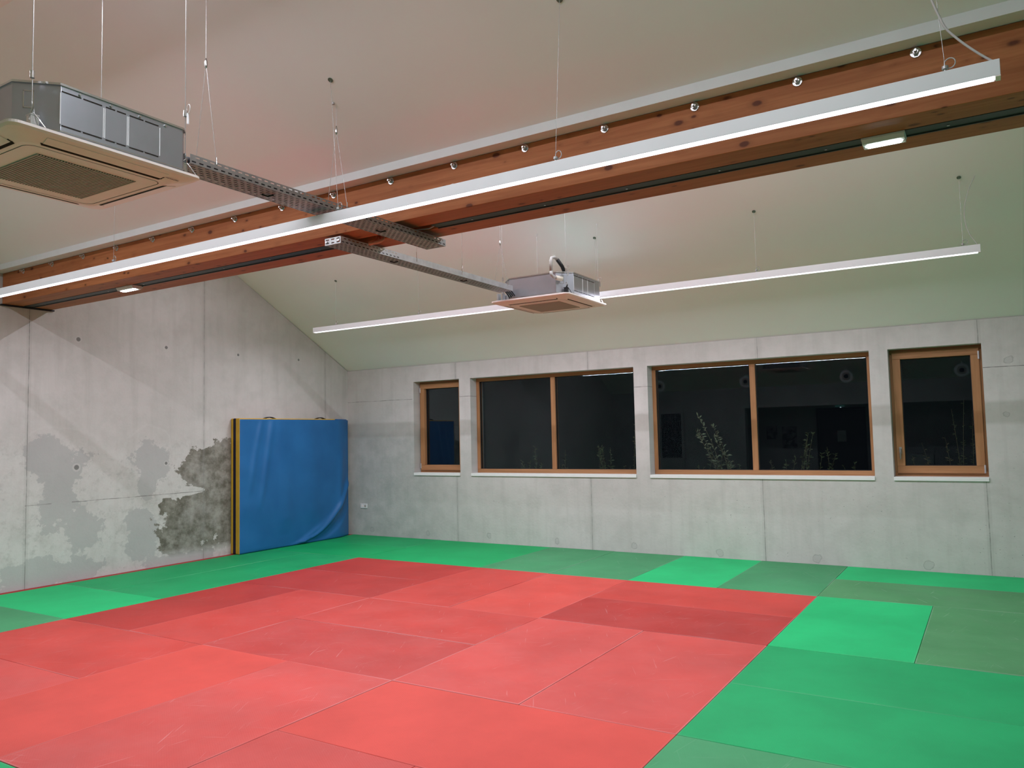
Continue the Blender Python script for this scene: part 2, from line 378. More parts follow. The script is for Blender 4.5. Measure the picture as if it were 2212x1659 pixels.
# ceiling: two pitched vaults with the beam in the valley between them
def slab(y0, z0, y1, z1, t=0.12): return [(y0, z0), (y1, z1), (y1, z1+t), (y0, z0+t)]
mb = MB()
zb = ceilz(RIDGE_B)
for a in ((W+0.02, ZT, RIDGE_B, zb), (RIDGE_B, zb, -3.1, 3.665), (-3.8, 3.665, RIDGE_N, 4.641), (RIDGE_N, 4.641, OY, 2.82)):
    mb.prism(slab(*a), 'x', L-0.3, RX+0.3)
struct(mb.build('ceiling', M_CEIL))
struct(MB().box(L, RX, -3.80, -3.06, 3.602, 3.668).build('trim_1', M_TRIM))

# ------------------------------------------------------------------ windows
def bars(x0, x1, z0, z1, y0, y1, ws, wt, wb):
    a = MB(); a.box(x0, x1, y0, y1, z1-wt, z1); a.box(x0, x1, y0, y1, z0, z0+wb)
    b = MB(); b.box(x0, x0+ws, y0, y1, z0+wb, z1-wt); b.box(x1-ws, x1, y0, y1, z0+wb, z1-wt); return a, b
def window(i, x0, x1, mull, hinged, hand):
    yf = W+0.17; r = sempty('window_%d' % i, (x0, yf, ZS))
    a, b = bars(x0, x1, ZS+0.012, ZH, yf, yf+0.09, 0.05, 0.052, 0.062)
    f = a.build('window_frame', M_FRAME, r, bevel=0.003)
    b.build('frame_upright', M_FRAMEV, r, bevel=0.003)
    gx0, gx1, gz0, gz1 = x0+0.05, x1-0.05, ZS+0.074, ZH-0.052
    if hinged:
        s0, s1, t0, t1 = x0+0.028, x1-0.028, ZS+0.05, ZH-0.03
        a, b = bars(s0, s1, t0, t1, yf-0.03, yf+0.04, 0.085, 0.085, 0.085)
        sash = a.build('sash', M_FRAME, r, bevel=0.004); b.build('sash_upright', M_FRAMEV, r, bevel=0.004)
        gx0, gx1, gz0, gz1 = s0+0.085, s1-0.085, t0+0.085, t1-0.085
        if hand:
            h = MB(); hx, hz = s0+0.042, 1.36
            h.box(hx-0.014, hx+0.014, yf-0.04, yf-0.03, hz-0.04, hz+0.04)
            h.cyl((hx, yf-0.04, hz+0.015), (hx, yf-0.075, hz+0.015), 0.010, 12)
            h.tube([(hx, yf-0.075, hz+0.02), (hx, yf-0.078, hz-0.02), (hx, yf-0.075, hz-0.10)], [0.010, 0.011, 0.008], 10)
            h.build('handle', M_CHROME, r, smooth=False)
            for hz in (ZS+0.10, ZH-0.12):
                MB().cyl((s1-0.005, yf-0.035, hz-0.045), (s1-0.005, yf-0.035, hz+0.045), 0.009, 12).build('hinge', M_GALV, r)
        else:
            for hz in (ZS+0.12, ZH-0.14):
                MB().cyl((s0+0.002, yf-0.035, hz-0.04), (s0+0.002, yf-0.035, hz+0.04), 0.008, 12).build('hinge', M_GALV, r)
    # rubber seal line round each pane, then the panes
    segs = [(gx0, gx1)] if mull is None else [(gx0, mull-0.036), (mull+0.036, gx1)]
    if mull is not None: MB().box(mull-0.036, mull+0.036, yf, yf+0.09, ZS+0.074, ZH-0.052).build('mullion', M_FRAMEV, r, bevel=0.003)
    for (p0, p1) in segs:
        a, b = bars(p0, p1, gz0, gz1, yf+0.025, yf+0.05, 0.008, 0.008, 0.008)
        a.v += []; sl = MB(); sl.add(a.v, a.f); sl.add(b.v, b.f); sl.build('seal', M_BLACK, r)
        tl = -0.0020*(gz1-gz0)/2      # panes lean a hair outward, as glazed
        MB().prism([(yf+0.034+tl, gz0+0.004), (yf+0.034-tl, gz1-0.004), (yf+0.040-tl, gz1-0.004), (yf+0.040+tl, gz0+0.004)], 'x', p0+0.004, p1-0.004).build('pane', M_GLASS, r)
    s = MB(); s.box(x0-0.0, x1+0.0, W-0.018, yf+0.01, ZS-0.012, ZS+0.014); s.box(x0-0.0, x1+0.0, W-0.018, W-0.002, ZS-0.028, ZS-0.012)
    s.build('window_sill', M_SILL, r, bevel=0.002)
    return r
window(1, *WX[0], None, True, False)
window(2, *WX[1], 1.985, False, False)
window(3, *WX[2], 4.93, False, False)
window(4, *WX[3], None, True, True)

# ------------------------------------------------------------------ beam in the valley
beam = thing('timber_beam', 'long knotty glued timber beam running under the white ceiling valley', 'beam', (L, -3.42, 3.25))
BZ0, BZ1, G0, G1, GD = 3.25, 3.60, -3.475, -3.365, 0.07
bpoly = [(-3.69, BZ0), (G0, BZ0), (G0, BZ0+GD), (G1, BZ0+GD), (G1, BZ0), (-3.14, BZ0), (-3.14, BZ1), (-3.69, BZ1)]
MB().prism(bpoly, 'x', L+0.01, RX-0.01).build('timber_body', M_BEAM, beam, bevel=0.004)
for a, b in ((L+0.05, 3.02), (3.98, RX-0.02)):
    t = MB().box(a, b, G0+0.004, G1-0.004, BZ0-0.001, BZ0+0.03)
    tr = t.build('cable_track', M_TRACK, beam)
    MB().box(a, b, G1-0.012, G1-0.002, BZ0-0.007, BZ0-0.001).build('track_edge', M_TRACK, tr)
    k = a+0.35
    sc = MB()
    while k < b-0.1: sc.cyl((k, (G0+G1)/2, BZ0-0.001), (k, (G0+G1)/2, BZ0-0.005), 0.008, 10); k += 0.62
    sc.build('screw', M_CHROME, tr)
mb = MB(); mb.box(L+0.002, L+0.035, -3.71, -3.12, BZ0-0.018, BZ0-0.001); mb.build('end_plate', M_BLACK, beam)
k = 0; x = 7.31
bolt = None
while x > L+0.1:
    yb = -3.69
    b = MB(); b.cyl((x, yb, 3.568), (x, yb-0.006, 3.568), 0.027, 20); 
    n6 = [(0.0155*math.cos(math.pi*i/3)+x, 0.0155*math.sin(math.pi*i/3)+3.568) for i in range(6)]
    b.prism(n6, 'y', yb-0.006, yb-0.026); b.cyl((x, yb-0.026, 3.568), (x, yb-0.042, 3.568), 0.008, 12)
    b.build('bolt', M_CHROME, beam, bevel=0.0015)
    x -= 0.588
MB().tube([(3.98, G1-0.03, BZ0+0.02), (3.9, G1-0.02, BZ0+0.004), (3.75, G0+0.03, BZ0-0.004), (3.6, G0+0.05, BZ0+0.02)], 0.006, 8).build('cable', M_CORD, beam, smooth=True)
MB().ring((4.36, -3.706, 3.405), 0.024, 0.007, (0, 1, 0)).build('ring', M_WHITEPL, beam, smooth=True)

# flexible conduits dropping from the slot into the trays
for i, dx in enumerate((0.0, 0.055)):
    pts = []
    for t in range(9):
        a = math.pi*t/8
        pts.append((3.33+dx+0.05*math.sin(a), G1+0.02-0.10*t/8, BZ0+0.05-0.075*math.sin(a*0.5)-0.02*t/8))
    one(MB().tube(pts, 0.014, 10), 'flexible_conduit', M_CONDUIT, (3.33+dx, -3.44, BZ0),
        ('left' if i == 0 else 'right')+' of two salmon conduit loops bending out of the beam slot', 'pipe', smooth=True)

# ------------------------------------------------------------------ strip lamps
def strip_lamp(name, y, z, x0, x1, wires, label, cord=None, disc=None, lean=None):
    r = thing(name, label, 'lamp', (x0, y, z))
    MB().box(x0, x1, y-0.026, y+0.026, z+0.024, z+0.092).build('housing', M_LAMPBODY, r, bevel=0.002)
    n = 3
    seg = (x1-x0-0.04)/n
    for i in range(n):
        MB().box(x0+0.02+i*seg, x0+0.02+(i+1)*seg-0.002, y-0.023, y+0.023, z+0.0195, z+0.0238).build('diffuser', M_LED, r)
    for a, b in ((x0, x0+0.018), (x1-0.018, x1)):
        MB().box(a, b, y-0.0265, y+0.0265, z+0.0192, z+0.024).build('end_cap', M_PANEL, r)
    led(r, x0+0.02, x1-0.02, y, z+0.0185, LAMP_POWER, 180)
    for k, x in enumerate(wires):
        top = ceilz(y); lx = 0.0 if lean is None else lean[k]
        MB().cyl((x, y, z+0.12), (x+lx, y, ceilz(y)-0.002), 0.0013, 6).build('suspension_wire', M_WIRE, r)
        g = MB().cyl((x, y, z+0.092), (x, y, z+0.12), 0.005, 10); g.cyl((x, y, z+0.108), (x, y, z+0.120), 0.013, 12); g.ring((x+0.018, y, z+0.130), 0.021, 0.0026, (0.2, 1, 0.1))
        g.build('wire_grip', M_WIRE, r)
        c = Vector((x+lx, y, ceilz(y))); nrm = Vector((0, SL, 1)).normalized() if y > -1.4 else Vector((0, SL, 1)).normalized()
        MB().cyl(c-nrm*0.004, c+nrm*0.004, 0.018, 16).build('canopy', plain_canopy, r)
    if cord:
        MB().tube(cord, 0.0048 if y < -1 else 0.003, 8).build('power_cord', M_CORD, r, smooth=True)
    return r
def led(parent, x0, x1, y, z, watts, spread):
    ld = bpy.data.lights.new('led_strip', 'AREA'); ld.shape = 'RECTANGLE'; ld.size = x1-x0; ld.size_y = 0.045
    ld.energy = watts; ld.color = LAMP_COLOR; ld.spread = math.radians(spread)
    lo = bpy.data.objects.new('led_strip', ld); COL.objects.link(lo); lo.parent = parent
    lo.location = Vector(((x0+x1)/2, y, z))-rootpos(parent); return lo
plain_canopy = plain('grey_green_plug', (0.12, 0.16, 0.12), 0.5)
def bez(p0, p1, p2, p3, n=16):
    o = []
    for i in range(n+1):
        t = i/n; o.append(tuple((1-t)**3*a+3*t*(1-t)**2*b+3*t*t*(1-t)*c+t**3*d for a, b, c, d in zip(p0, p1, p2, p3)))
    return o
def spl(P, n=5):
    P = [Vector(p) for p in P]; o = []
    for i in range(len(P)-1):
        a, b, c, d = P[max(i-1, 0)], P[i], P[i+1], P[min(i+2, len(P)-1)]
        for k in range(n):
            t = k/n; o.append(tuple(0.5*((2*b)+(c-a)*t+(2*a-5*b+4*c-d)*t*t+(3*b-a-3*c+d)*t**3)))
    return o+[tuple(P[-1])]
CORD_N = spl([(7.33, -4.45, 4.02), (7.37, -4.45, 3.75), (7.40, -4.45, 3.55), (7.421, -4.45, 3.452), (7.447, -4.45, 3.366), (7.467, -4.45, 3.313), (7.50, -4.45, 3.265), (7.535, -4.45, 3.221), (7.581, -4.45, 3.170), (7.63, -4.45, 3.122)])
CORD_F = spl([(7.530, -0.05, 3.888), (7.475, -0.05, 3.766), (7.438, -0.05, 3.623), (7.432, -0.05, 3.496), (7.461, -0.05, 3.364), (7.522, -0.05, 3.252)])
strip_lamp('strip_lamp', -0.05, 3.162, -0.78, 7.54, [-0.347, 1.147, 3.74, 5.56, 7.405],
           'long thin white strip lamp hanging along the far slope above the windows', cord=CORD_F)
strip_lamp('strip_lamp', -4.45, 3.030, -0.80, 7.65, [1.45, 3.97, 5.59, 7.456],
           'long thick-looking white strip lamp hanging nearest, crossing in front of the timber beam', lean=[0.02, -0.06, 0.05, -0.05],
           cord=CORD_N)
MB_R = [(-1.62, 'back'), (-5.93, 'near')]
for y, nm in MB_R:
    z = ceilz(y)-0.10
    r = thing('ridge_lamp', 'white strip lamp fixed under the ceiling ridge '+('between the two hanging lamps' if nm == 'back' else 'above the nearest air conditioner'), 'lamp', (-0.8, y, z))
    MB().box(-0.8, 7.6, y-0.03, y+0.03, z+0.014, z+0.07).build('housing', M_LAMPBODY, r, bevel=0.002)
    MB().box(-0.78, 7.58, y-0.027, y+0.027, z-0.006, z+0.014).build('diffuser', M_LED_R, r)
    led(r, -0.78, 7.58, y, z-0.0075, RIDGE_POWER, 180)
    for x in (-0.5, 1.5, 3.4, 5.3, 7.3): MB().cyl((x, y, z+0.07), (x, y, ceilz(y)), 0.01, 8).build('bracket', M_WIRE, r)

# emergency lights in the beam track
def emergency(x0, x1, label):
    yc = (G0+G1)/2
    r = thing('emergency_light', label, 'light fitting', (x0, yc, 3.25))
    MB().box(x0, x1, yc-0.062, yc+0.062, 3.236, 3.2485).build('backplate', M_WHITEPL, r, bevel=0.002)
    MB().prism([(yc-0.060, 3.236), (yc+0.060, 3.236), (yc+0.048, 3.215), (yc-0.048, 3.215)], 'x', x0+0.003, x1-0.003).build('cover', M_WHITEPL, r, bevel=0.002)
    MB().box(x0+0.025, x1-0.025, yc-0.026, yc+0.020, 3.208, 3.2148).build('tube', M_EMERG, r, bevel=0.003)
    for x in (x0+0.012, x1-0.012): MB().cyl((x, yc, 3.215), (x, yc, 3.211), 0.006, 10).build('screw', M_CHROME, r)
emergency(7.005, 7.225, 'lit rectangular emergency light under the beam at the right')
emergency(-0.10, 0.18, 'small lit emergency light under the beam near the left wall')

# ------------------------------------------------------------------ cable trays
def slots(mb, org, du, dv, nu, nv, cu, cv, su, sv, stagger=True, skip=None):
    org = Vector(org); du = Vector(du); dv = Vector(dv)
    def P(u, v): return tuple(org+du*u+dv*v)
    tot = nu*cu
    for j in range(nv):
        off = cu/2 if (stagger and j % 2) else 0.0
        v0, v1 = j*cv, (j+1)*cv; vm = (v0+v1)/2
        if off:
            mb.add([P(0, v0), P(off, v0), P(off, vm), P(off, v1), P(0, v1)], [(0, 1, 2, 3, 4)])
            mb.add([P(tot-off, v0), P(tot, v0), P(tot, v1), P(tot-off, v1), P(tot-off, vm)], [(0, 1, 2, 3, 4)])
        for i in range(nu-(1 if off else 0)):
            u0 = off+i*cu; u1 = u0+cu; um = (u0+u1)/2
            out = [(u0, v0), (um, v0), (u1, v0), (u1, vm), (u1, v1), (um, v1), (u0, v1), (u0, vm)]
            a, b = su/2, sv/2
            inn = [(um-a+b*0.6, vm-b), (um, vm-b), (um+a-b*0.6, vm-b), (um+a, vm), (um+a-b*0.6, vm+b), (um, vm+b), (um-a+b*0.6, vm+b), (um-a, vm)]
            mb.add([P(*p) for p in out]+[P(*p) for p in inn], [(k, (k+1) % 8, 8+(k+1) % 8, 8+k) for k in range(8)])
def tray(name, x0, x1, y0, y1, z, h, label, solid_from=None, cap=None):
    r = thing(name, label, 'cable tray', (x0, y0, z))
    cu = 0.048; nu = int(round((y1-y0)/cu)); cu = (y1-y0)/nu
    mb = MB(); nv = 7; slots(mb, (x0, y0, z), (0, 1, 0), (1, 0, 0), nu, nv, cu, (x1-x0)/nv, 0.032, 0.010)
    mb.build('tray_base', M_GALVD, r, solid=0.0016)
    for x in (x0, x1):
        mb = MB()
        if solid_from is None:
            slots(mb, (x, y0, z), (0, 1, 0), (0, 0, 1), nu, 2, cu, h/2, 0.030, 0.008)
        else:
            n1 = int((solid_from-y0)/cu)
            slots(mb, (x, y0, z), (0, 1, 0), (0, 0, 1), n1, 2, cu, h/2, 0.030, 0.008)
            mb.add([(x, y0+n1*cu, z), (x, y1, z), (x, y1, z+h), (x, y0+n1*cu, z+h)], [(0, 1, 2, 3)])
        mb.build('side_rail', M_GALVD if solid_from is None else M_GALV, r, solid=0.0016)
    yc = y0 if cap == 'start' else y1
    mb = MB(); slots(mb, (x0, yc, z), (1, 0, 0), (0, 0, 1), 3, 2, (x1-x0)/3, h/2, 0.035, 0.009, False)
    c = mb.build('end_cap', M_GALV, r, solid=0.002)
    s_ = -1 if cap == 'start' else 1
    for x in (x0+0.02, x1-0.02): MB().cyl((x, yc, z+h/2), (x, yc+s_*0.008, z+h/2), 0.009, 10).build('screw', M_CHROME, c)
    for yy in ((y0+y1)/2-0.55, (y0+y1)/2+0.5):
        MB().tube([((x0+x1)/2-0.02, yy-0.03, z-0.004), ((x0+x1)/2+0.0, yy, z-0.012), ((x0+x1)/2+0.03, yy+0.02, z-0.004)], 0.005, 6).build('cable_tie', M_BLACK, r)
    return r
TZ = 3.172; NZ = 3.160
# unseen black pipes added inside the trays so their slots read dark
tn = tray('cable_tray', 3.70, 3.89, -5.50, -3.16, NZ, 0.052, 'perforated steel cable tray running from the nearest air conditioner under the beam', cap='end')
tf = tray('cable_tray', 3.10, 3.27, -3.70, -1.12, TZ, 0.055, 'perforated steel cable tray running from the beam to the far air conditioner', solid_from=-2.95, cap='start')
def added_pipe(x, y0, y1, z, r_, mat, label):
    n = 12; pts = [(x+0.006*math.sin(3*k), y0+(y1-y0)*k/n, z+0.003*math.sin(2.2*k)) for k in range(n+1)]
    one(MB().tube(pts, r_, 10), 'added_dark_pipe', mat, (x, y0, z), label, 'pipe', smooth=True)
M_ADDED_PIPE = plain('added_pipe_black', (0.025, 0.025, 0.027), 0.7)
added_pipe(3.745, -5.49, -3.20, NZ+0.0245, 0.0225, M_ADDED_PIPE, 'left added black pipe in the near cable tray, darkening its slots')
added_pipe(3.795, -5.49, -3.20, NZ+0.0245, 0.0225, M_ADDED_PIPE, 'middle added black pipe in the near cable tray, darkening its slots')
added_pipe(3.845, -5.49, -3.20, NZ+0.0245, 0.0225, M_ADDED_PIPE, 'right added black pipe in the near cable tray, darkening its slots')
added_pipe(3.14, -3.62, -1.14, NZ+0.038, 0.0225, M_ADDED_PIPE, 'left added black pipe in the far cable tray, darkening its slots')
added_pipe(3.20, -3.62, -1.14, NZ+0.038, 0.0225, M_ADDED_PIPE, 'right added black pipe in the far cable tray, darkening its slots')
def bridle(r, x0, x1, y, z, gz, top, hook=False):
    xm = (x0+x1)/2
    w_ = MB(); w_.cyl((x0, y, z), (xm-0.004, y, gz), 0.0014, 6); w_.cyl((x1, y, z), (xm+0.004, y, gz), 0.0014, 6); w_.cyl((xm, y, gz+0.05), (xm, y, top), 0.0014, 6)
    w_.cyl((xm+0.002, y, gz), (xm+0.006, y+0.02, gz-0.12), 0.0012, 6)
    w_.build('suspension_wire', M_WIRE, r)
    g = MB(); g.tube([(xm, y, gz-0.005), (xm, y, gz+0.01), (xm, y, gz+0.035), (xm, y, gz+0.055)], [0.005, 0.009, 0.009, 0.004], 10)
    g.build('wire_grip', M_CHROME, r, smooth=True)
    for x in (x0, x1): MB().cyl((x, y, z-0.012), (x, y, z+0.03), 0.004, 8).build('wire_end', M_CHROME, r)
    if hook:
        MB().cyl((xm, y-0.03, ceilz(y-0.03)+0.002), (xm, y-0.03, ceilz(y-0.03)-0.012), 0.010, 10).build('ceiling_anchor', M_WIRE, r)
bridle(tn, 3.70, 3.89, -4.28, NZ+0.052, 3.74, ceilz(-4.28), hook=True)
bridle(tn, 3.70, 3.89, -5.33, NZ+0.052, 3.79, ceilz(-5.33))
bridle(tf, 3.10, 3.27, -1.22, TZ+0.055, 3.66, ceilz(-1.22))
for yy in (-2.05, -2.75):
    w_ = MB(); w_.cyl((3.27, yy, TZ+0.03), (3.255, yy+0.02, ceilz(yy+0.02)), 0.0014, 6); w_.build('suspension_wire', M_WIRE, tf)
    MB().cyl((3.27, yy, TZ+0.02), (3.27, yy, TZ+0.11), 0.004, 8).build('wire_end', M_CHROME, tf)

# ------------------------------------------------------------------ air conditioners
def octo(cx, cy, b, c):
    d = 0.03; l = -b+0.045      # wide chamfers on the camera side, small ones behind
    return [(cx-b+c, cy+l), (cx+b-c, cy+l), (cx+b, cy+l+c), (cx+b, cy+b-d), (cx+b-d, cy+b), (cx-b+d, cy+b), (cx-b, cy+b-d), (cx-b, cy+l+c)]
def rrect(cx, cy, h, r_, z, n=6):
    o = []
    for k, (sx, sy) in enumerate(((1, -1), (1, 1), (-1, 1), (-1, -1))):
        a0 = -math.pi/2+k*math.pi/2
        for i in range(n+1):
            a = a0+math.pi/2*i/n; o.append((cx+sx*(h-r_)+r_*math.cos(a), cy+sy*(h-r_)+r_*math.sin(a), z))
    return o
def aircon(cx, cy, z, label, far):
    r = thing('air_conditioner', label, 'air conditioner', (cx, cy, z))
    b, c = 0.42, 0.14; zb_, zt = z+0.035, z+0.275
    MB().prism(octo(cx, cy, b, c), 'z', zb_, zt).build('casing', M_CASE, r, bevel=0.002)
    MB().prism(octo(cx, cy, b+0.006, c), 'z', zt-0.006, zt+0.004).build('top_rim', M_CHROME, r)
    for k in range(2): MB().prism(octo(cx, cy, b+0.008-0.003*k, c), 'z', zb_+0.004+0.014*k, zb_+0.010+0.014*k).build('lower_flange', M_CHROME, r)
    # pressed knock-out panels on the +x face
    def outline(mb, fx, u0, u1, v0, v1, t=0.005):
        for (a0, a1, b0, b1) in ((u0, u1, v0, v0+t), (u0, u1, v1-t, v1), (u0, u0+t, v0, v1), (u1-t, u1, v0, v1)): fx(mb, a0, a1, b0, b1)
    fx = lambda mb, a0, a1, b0, b1: mb.box(cx+b, cx+b+0.002, cy+a0, cy+a1, zb_+b0, zb_+b1)
    for (u0, u1) in ((-0.24, -0.035), (-0.032, 0.085), (0.088, 0.26)):
        mb = MB(); fx(mb, u0+0.002, u1-0.002, 0.052, 0.203); kp = mb.build('knockout_panel', M_CASE, r)
        mb = MB()
        for a0, a1, b0, b1 in ((u0, u0+0.004, 0.055, 0.2), (u1-0.004, u1, 0.055, 0.2)): MB().box(cx+b, cx+b+0.003, cy+a0, cy+a1, zb_+b0, zb_+b1).build('pressed_rib', M_TRIM, kp)
        for a0, a1, b0, b1 in ((u0+0.008, (u0+u1)/2-0.005, 0.205, 0.211), ((u0+u1)/2+0.005, u1-0.008, 0.205, 0.211), (u0+0.008, (u0+u1)/2-0.005, 0.046, 0.051), ((u0+u1)/2+0.005, u1-0.008, 0.046, 0.051)): MB().box(cx+b, cx+b+0.0015, cy+a0, cy+a1, zb_+b0, zb_+b1).build('slit', M_DARKGAP, kp)
    for u in (-0.30, -0.15, 0.0, 0.15, 0.29):
        MB().cyl((cx+b, cy+u, zt-0.018), (cx+b+0.006, cy+u, zt-0.018), 0.006, 10).build('screw', M_CHROME, r)
    # a pressed square on the chamfer facing the room
    s2 = math.sqrt(0.5); base = Vector((cx+b-c/2, cy-b+0.045+c/2, 0)); tdir = Vector((s2, s2, 0)); nd = Vector((s2, -s2, 0))
    mb = MB()
    for (a0, a1, z0, z1) in ((-0.055, -0.050, 0.12, 0.20), (-0.015, -0.010, 0.12, 0.20), (-0.055, -0.010, 0.12, 0.124), (-0.055, -0.010, 0.197, 0.201)):
        vs = [base+tdir*a+nd*d+Vector((0, 0, zb_+zz)) for zz in (z0, z1) for d in (0, 0.002) for a in (a0, a1)]
        mb.add([tuple(v) for v in vs], [(0, 2, 3, 1), (4, 5, 7, 6), (0, 1, 5, 4), (2, 6, 7, 3), (0, 4, 6, 2), (1, 3, 7, 5)])
    mb.build('knockout_panel', M_CHROME, r)
    # decorative panel below
    h = 0.475
    rings = [rrect(cx, cy, h-0.02, 0.05, z+0.034), rrect(cx, cy, h, 0.045, z+0.028), rrect(cx, cy, h, 0.045, z+0.016), rrect(cx, cy, h-0.012, 0.055, z+0.008), rrect(cx, cy, h-0.10, 0.04, z-0.010), rrect(cx, cy, h-0.115, 0.04, z-0.012)]
    pan = MB().loft(rings).build('front_panel', M_PANEL, r)
    zp = z-0.012
    mb = MB()
    for d, t in ((0.335, 0.003),):
        ro, ri = rrect(cx, cy, d, 0.05, 0), rrect(cx, cy, d-t, 0.048, 0); n = len(ro)
        vs = [(p[0], p[1], zp-0.0012) for p in ro]+[(p[0], p[1], zp-0.0012) for p in ri]
        mb.add(vs, [(i, (i+1) % n, n+(i+1) % n, n+i) for i in range(n)])
    mb.build('seam', M_DARKGAP, pan)
    # louvre slots on the four sides
    for k in range(4):
        ca, sa = ((1, 0), (0, 1), (-1, 0), (0, -1))[k]
        def T(u, v, zz): return (cx+ca*v-sa*u, cy+sa*v+ca*u, zz)
        zf = z-0.004
        lv = MB(); u0, u1, v0, v1 = -0.29, 0.29, 0.365, 0.382
        def zz(v): return z+0.008-(0.463-v)/0.088*0.018-0.0012
        lv.add([T(u0, v0, zz(v0)), T(u1, v0, zz(v0)), T(u1+0.012, v1, zz(v1)), T(u0-0.012, v1, zz(v1))], [(0, 1, 2, 3)])
        lv.add([T(u1, v0, zz(v0)), T(u1+0.014, v1+0.018, zz(v1+0.018)), T(u1+0.004, v1+0.018, zz(v1+0.018)), T(u1-0.008, v0, zz(v0))], [(0, 1, 2, 3)])
        lo = lv.build('air_outlet', M_DARKGAP, pan, solid=0.0008)
        fl = MB(); fl.add([T(u0, v1, zz(v1)-0.0002), T(u1, v1, zz(v1)-0.0002), T(u1+0.01, v1+0.055, zz(v1+0.055)-0.0002), T(u0-0.01, v1+0.055, zz(v1+0.055)-0.0002)], [(0, 1, 2, 3)])
        fl.build('louvre', M_PANEL, pan, solid=0.0015)
    # intake grille
    g = 0.245
    gr = MB().box(cx-g, cx+g, cy-g, cy+g, zp-0.001, zp+0.004).build('intake_grille', M_DARKGAP, pan)
    mb = MB(); n = 36
    for i in range(n):
        y0 = cy-g+2*g*i/n; mb.box(cx-g, cx+g, y0, y0+2*g/n*0.62, zp-0.006, zp-0.001)
    mb.build('grille_slat', M_GRILLE, gr)
    # hanging brackets on the four chamfers, with wires up to the ceiling
    for sx in (-1, 1):
        for sy in (-1, 1):
            bx, by = cx+sx*(b-0.05), (cy-b+0.045+0.05 if sy < 0 else cy+b-0.012); ox, oy = bx+sx*0.02, by+sy*0.02
            m_ = MB(); m_.box(min(bx, ox)-0.01, max(bx, ox)+0.01, min(by, oy)-0.01, max(by, oy)+0.01, z+0.10, z+0.106)
            m_.tube([(bx, by, z+0.105), (ox+sx*0.01, oy, z+0.13), (ox, oy+sy*0.01, z+0.075)], 0.006, 6)
            m_.box(min(bx, ox)-0.008, max(bx, ox)+0.008, min(by, oy)-0.008, max(by, oy)+0.008, z+0.035, z+0.10)
            m_.tube([(ox, oy, z+0.12), (ox+sx*0.025, oy+0.02, z+0.08), (ox+sx*0.035, oy+0.05, z+0.04)], 0.003, 6)
            m_.build('hanging_bracket', M_CHROME if not (far and sx > 0 and sy < 0) else M_BLACK, r)
            wr = MB(); wr.cyl((ox, oy, z+0.12), (ox, oy, ceilz(oy)-0.002), 0.0022 if not far else 0.0015, 6); wr.ring((ox, oy, z+0.145), 0.016, 0.003, (0.5, 1, 0))
            wr.build('suspension_wire', M_WIRE, r)
            gp = MB(); zz_ = z+0.27 if sy < 0 or far else z+0.36
            gp.cyl((ox, oy, zz_), (ox, oy, zz_+0.032), 0.010, 12); gp.build('wire_grip', M_CHROME, r)
            if (sx > 0 and sy > 0) or (far and sx > 0):
                lp = MB().ring((ox+0.025, oy, zz_+0.035), 0.024, 0.0015, (0.3, 1, 0)); lp.tube([(ox+0.02, oy, zz_+0.01), (ox+0.022, oy, zz_-0.045)], 0.006, 8)
                lp.build('wire_loop', M_WHITEPL if not far else M_WIRE, r)
            an = MB(); an.cyl((ox, oy, ceilz(oy)+0.002), (ox, oy, ceilz(oy)-0.03), 0.005, 8); an.build('ceiling_anchor', M_WIRE, r)
    return r, zp
ac1, zp1 = aircon(3.60, -6.03, 3.000, 'large box-shaped air conditioner hanging nearest the camera at upper left', False)
ac2, zp2 = aircon(3.47, -0.67, 3.052, 'smaller-looking air conditioner hanging far off near the windows, with grey drain pipe', True)
cu_ = bpy.data.curves.new('t', 'FONT'); cu_.body = 'HITACHI'; cu_.size = 0.0175; cu_.extrude = 0.0004; cu_.space_character = 1.05
to = bpy.data.objects.new('t', cu_); COL.objects.link(to)
dg = bpy.context.evaluated_depsgraph_get(); me = bpy.data.meshes.new_from_object(to.evaluated_get(dg)); bpy.data.objects.remove(to)
lg = bpy.data.objects.new('lettering', me); COL.objects.link(lg); lg.parent = ac1
me.materials.clear(); me.materials.append(M_INK)
lg.matrix_local = Matrix(((0, 1, 0, 0.402), (1, 0, 0, 0.305), (0, 0, -1, -0.0068), (0, 0, 0, 1)))
lg['label'] = 'small dark maker lettering on the ivory panel'
# dark gear box and cables between near unit and tray
mb = MB(); mb.cyl((3.86, -5.60, 3.19), (3.86, -5.52, 3.19), 0.022, 14); mb.box(3.80, 3.88, -5.61, -5.55, 3.13, 3.17); mb.build('pipe_connector', M_BLACK, ac1)
# far unit: drain pipe, cables and connection box
px, py = 3.80, -1.06
MB().tube([(px+0.02, py+0.03, 3.245), (px-0.02, py-0.03, 3.255)], [0.024, 0.024], 14).build('pipe_socket', M_PVCW, ac2, smooth=True)
MB().tube([(px-0.02, py-0.03, 3.255), (px-0.04, py-0.06, 3.265), (px-0.05, py-0.075, 3.285), (px-0.052, py-0.077, 3.32)], 0.017, 12).build('pipe_elbow', M_PVC, ac2, smooth=True)
MB().tube([(px-0.052, py-0.077, 3.32), (px-0.052, py-0.077, 3.43), (px-0.049, py-0.065, 3.462), (px-0.035, py-0.03, 3.472), (px-0.025, py+0.01, 3.455)], 0.017, 12).build('drain_pipe', M_PVC, ac2, smooth=True)
MB().tube([(px-0.025, py+0.01, 3.455), (px-0.0, py+0.07, 3.39), (px+0.01, py+0.10, 3.335)], 0.020, 10).build('pipe_sleeve', M_BLACK, ac2, smooth=True)
MB().tube([(px-0.30, py+0.10, 3.335), (px-0.15, py+0.12, 3.34), (px+0.03, py+0.14, 3.335)], 0.013, 8).build('sleeve_end', M_BLACK, ac2)
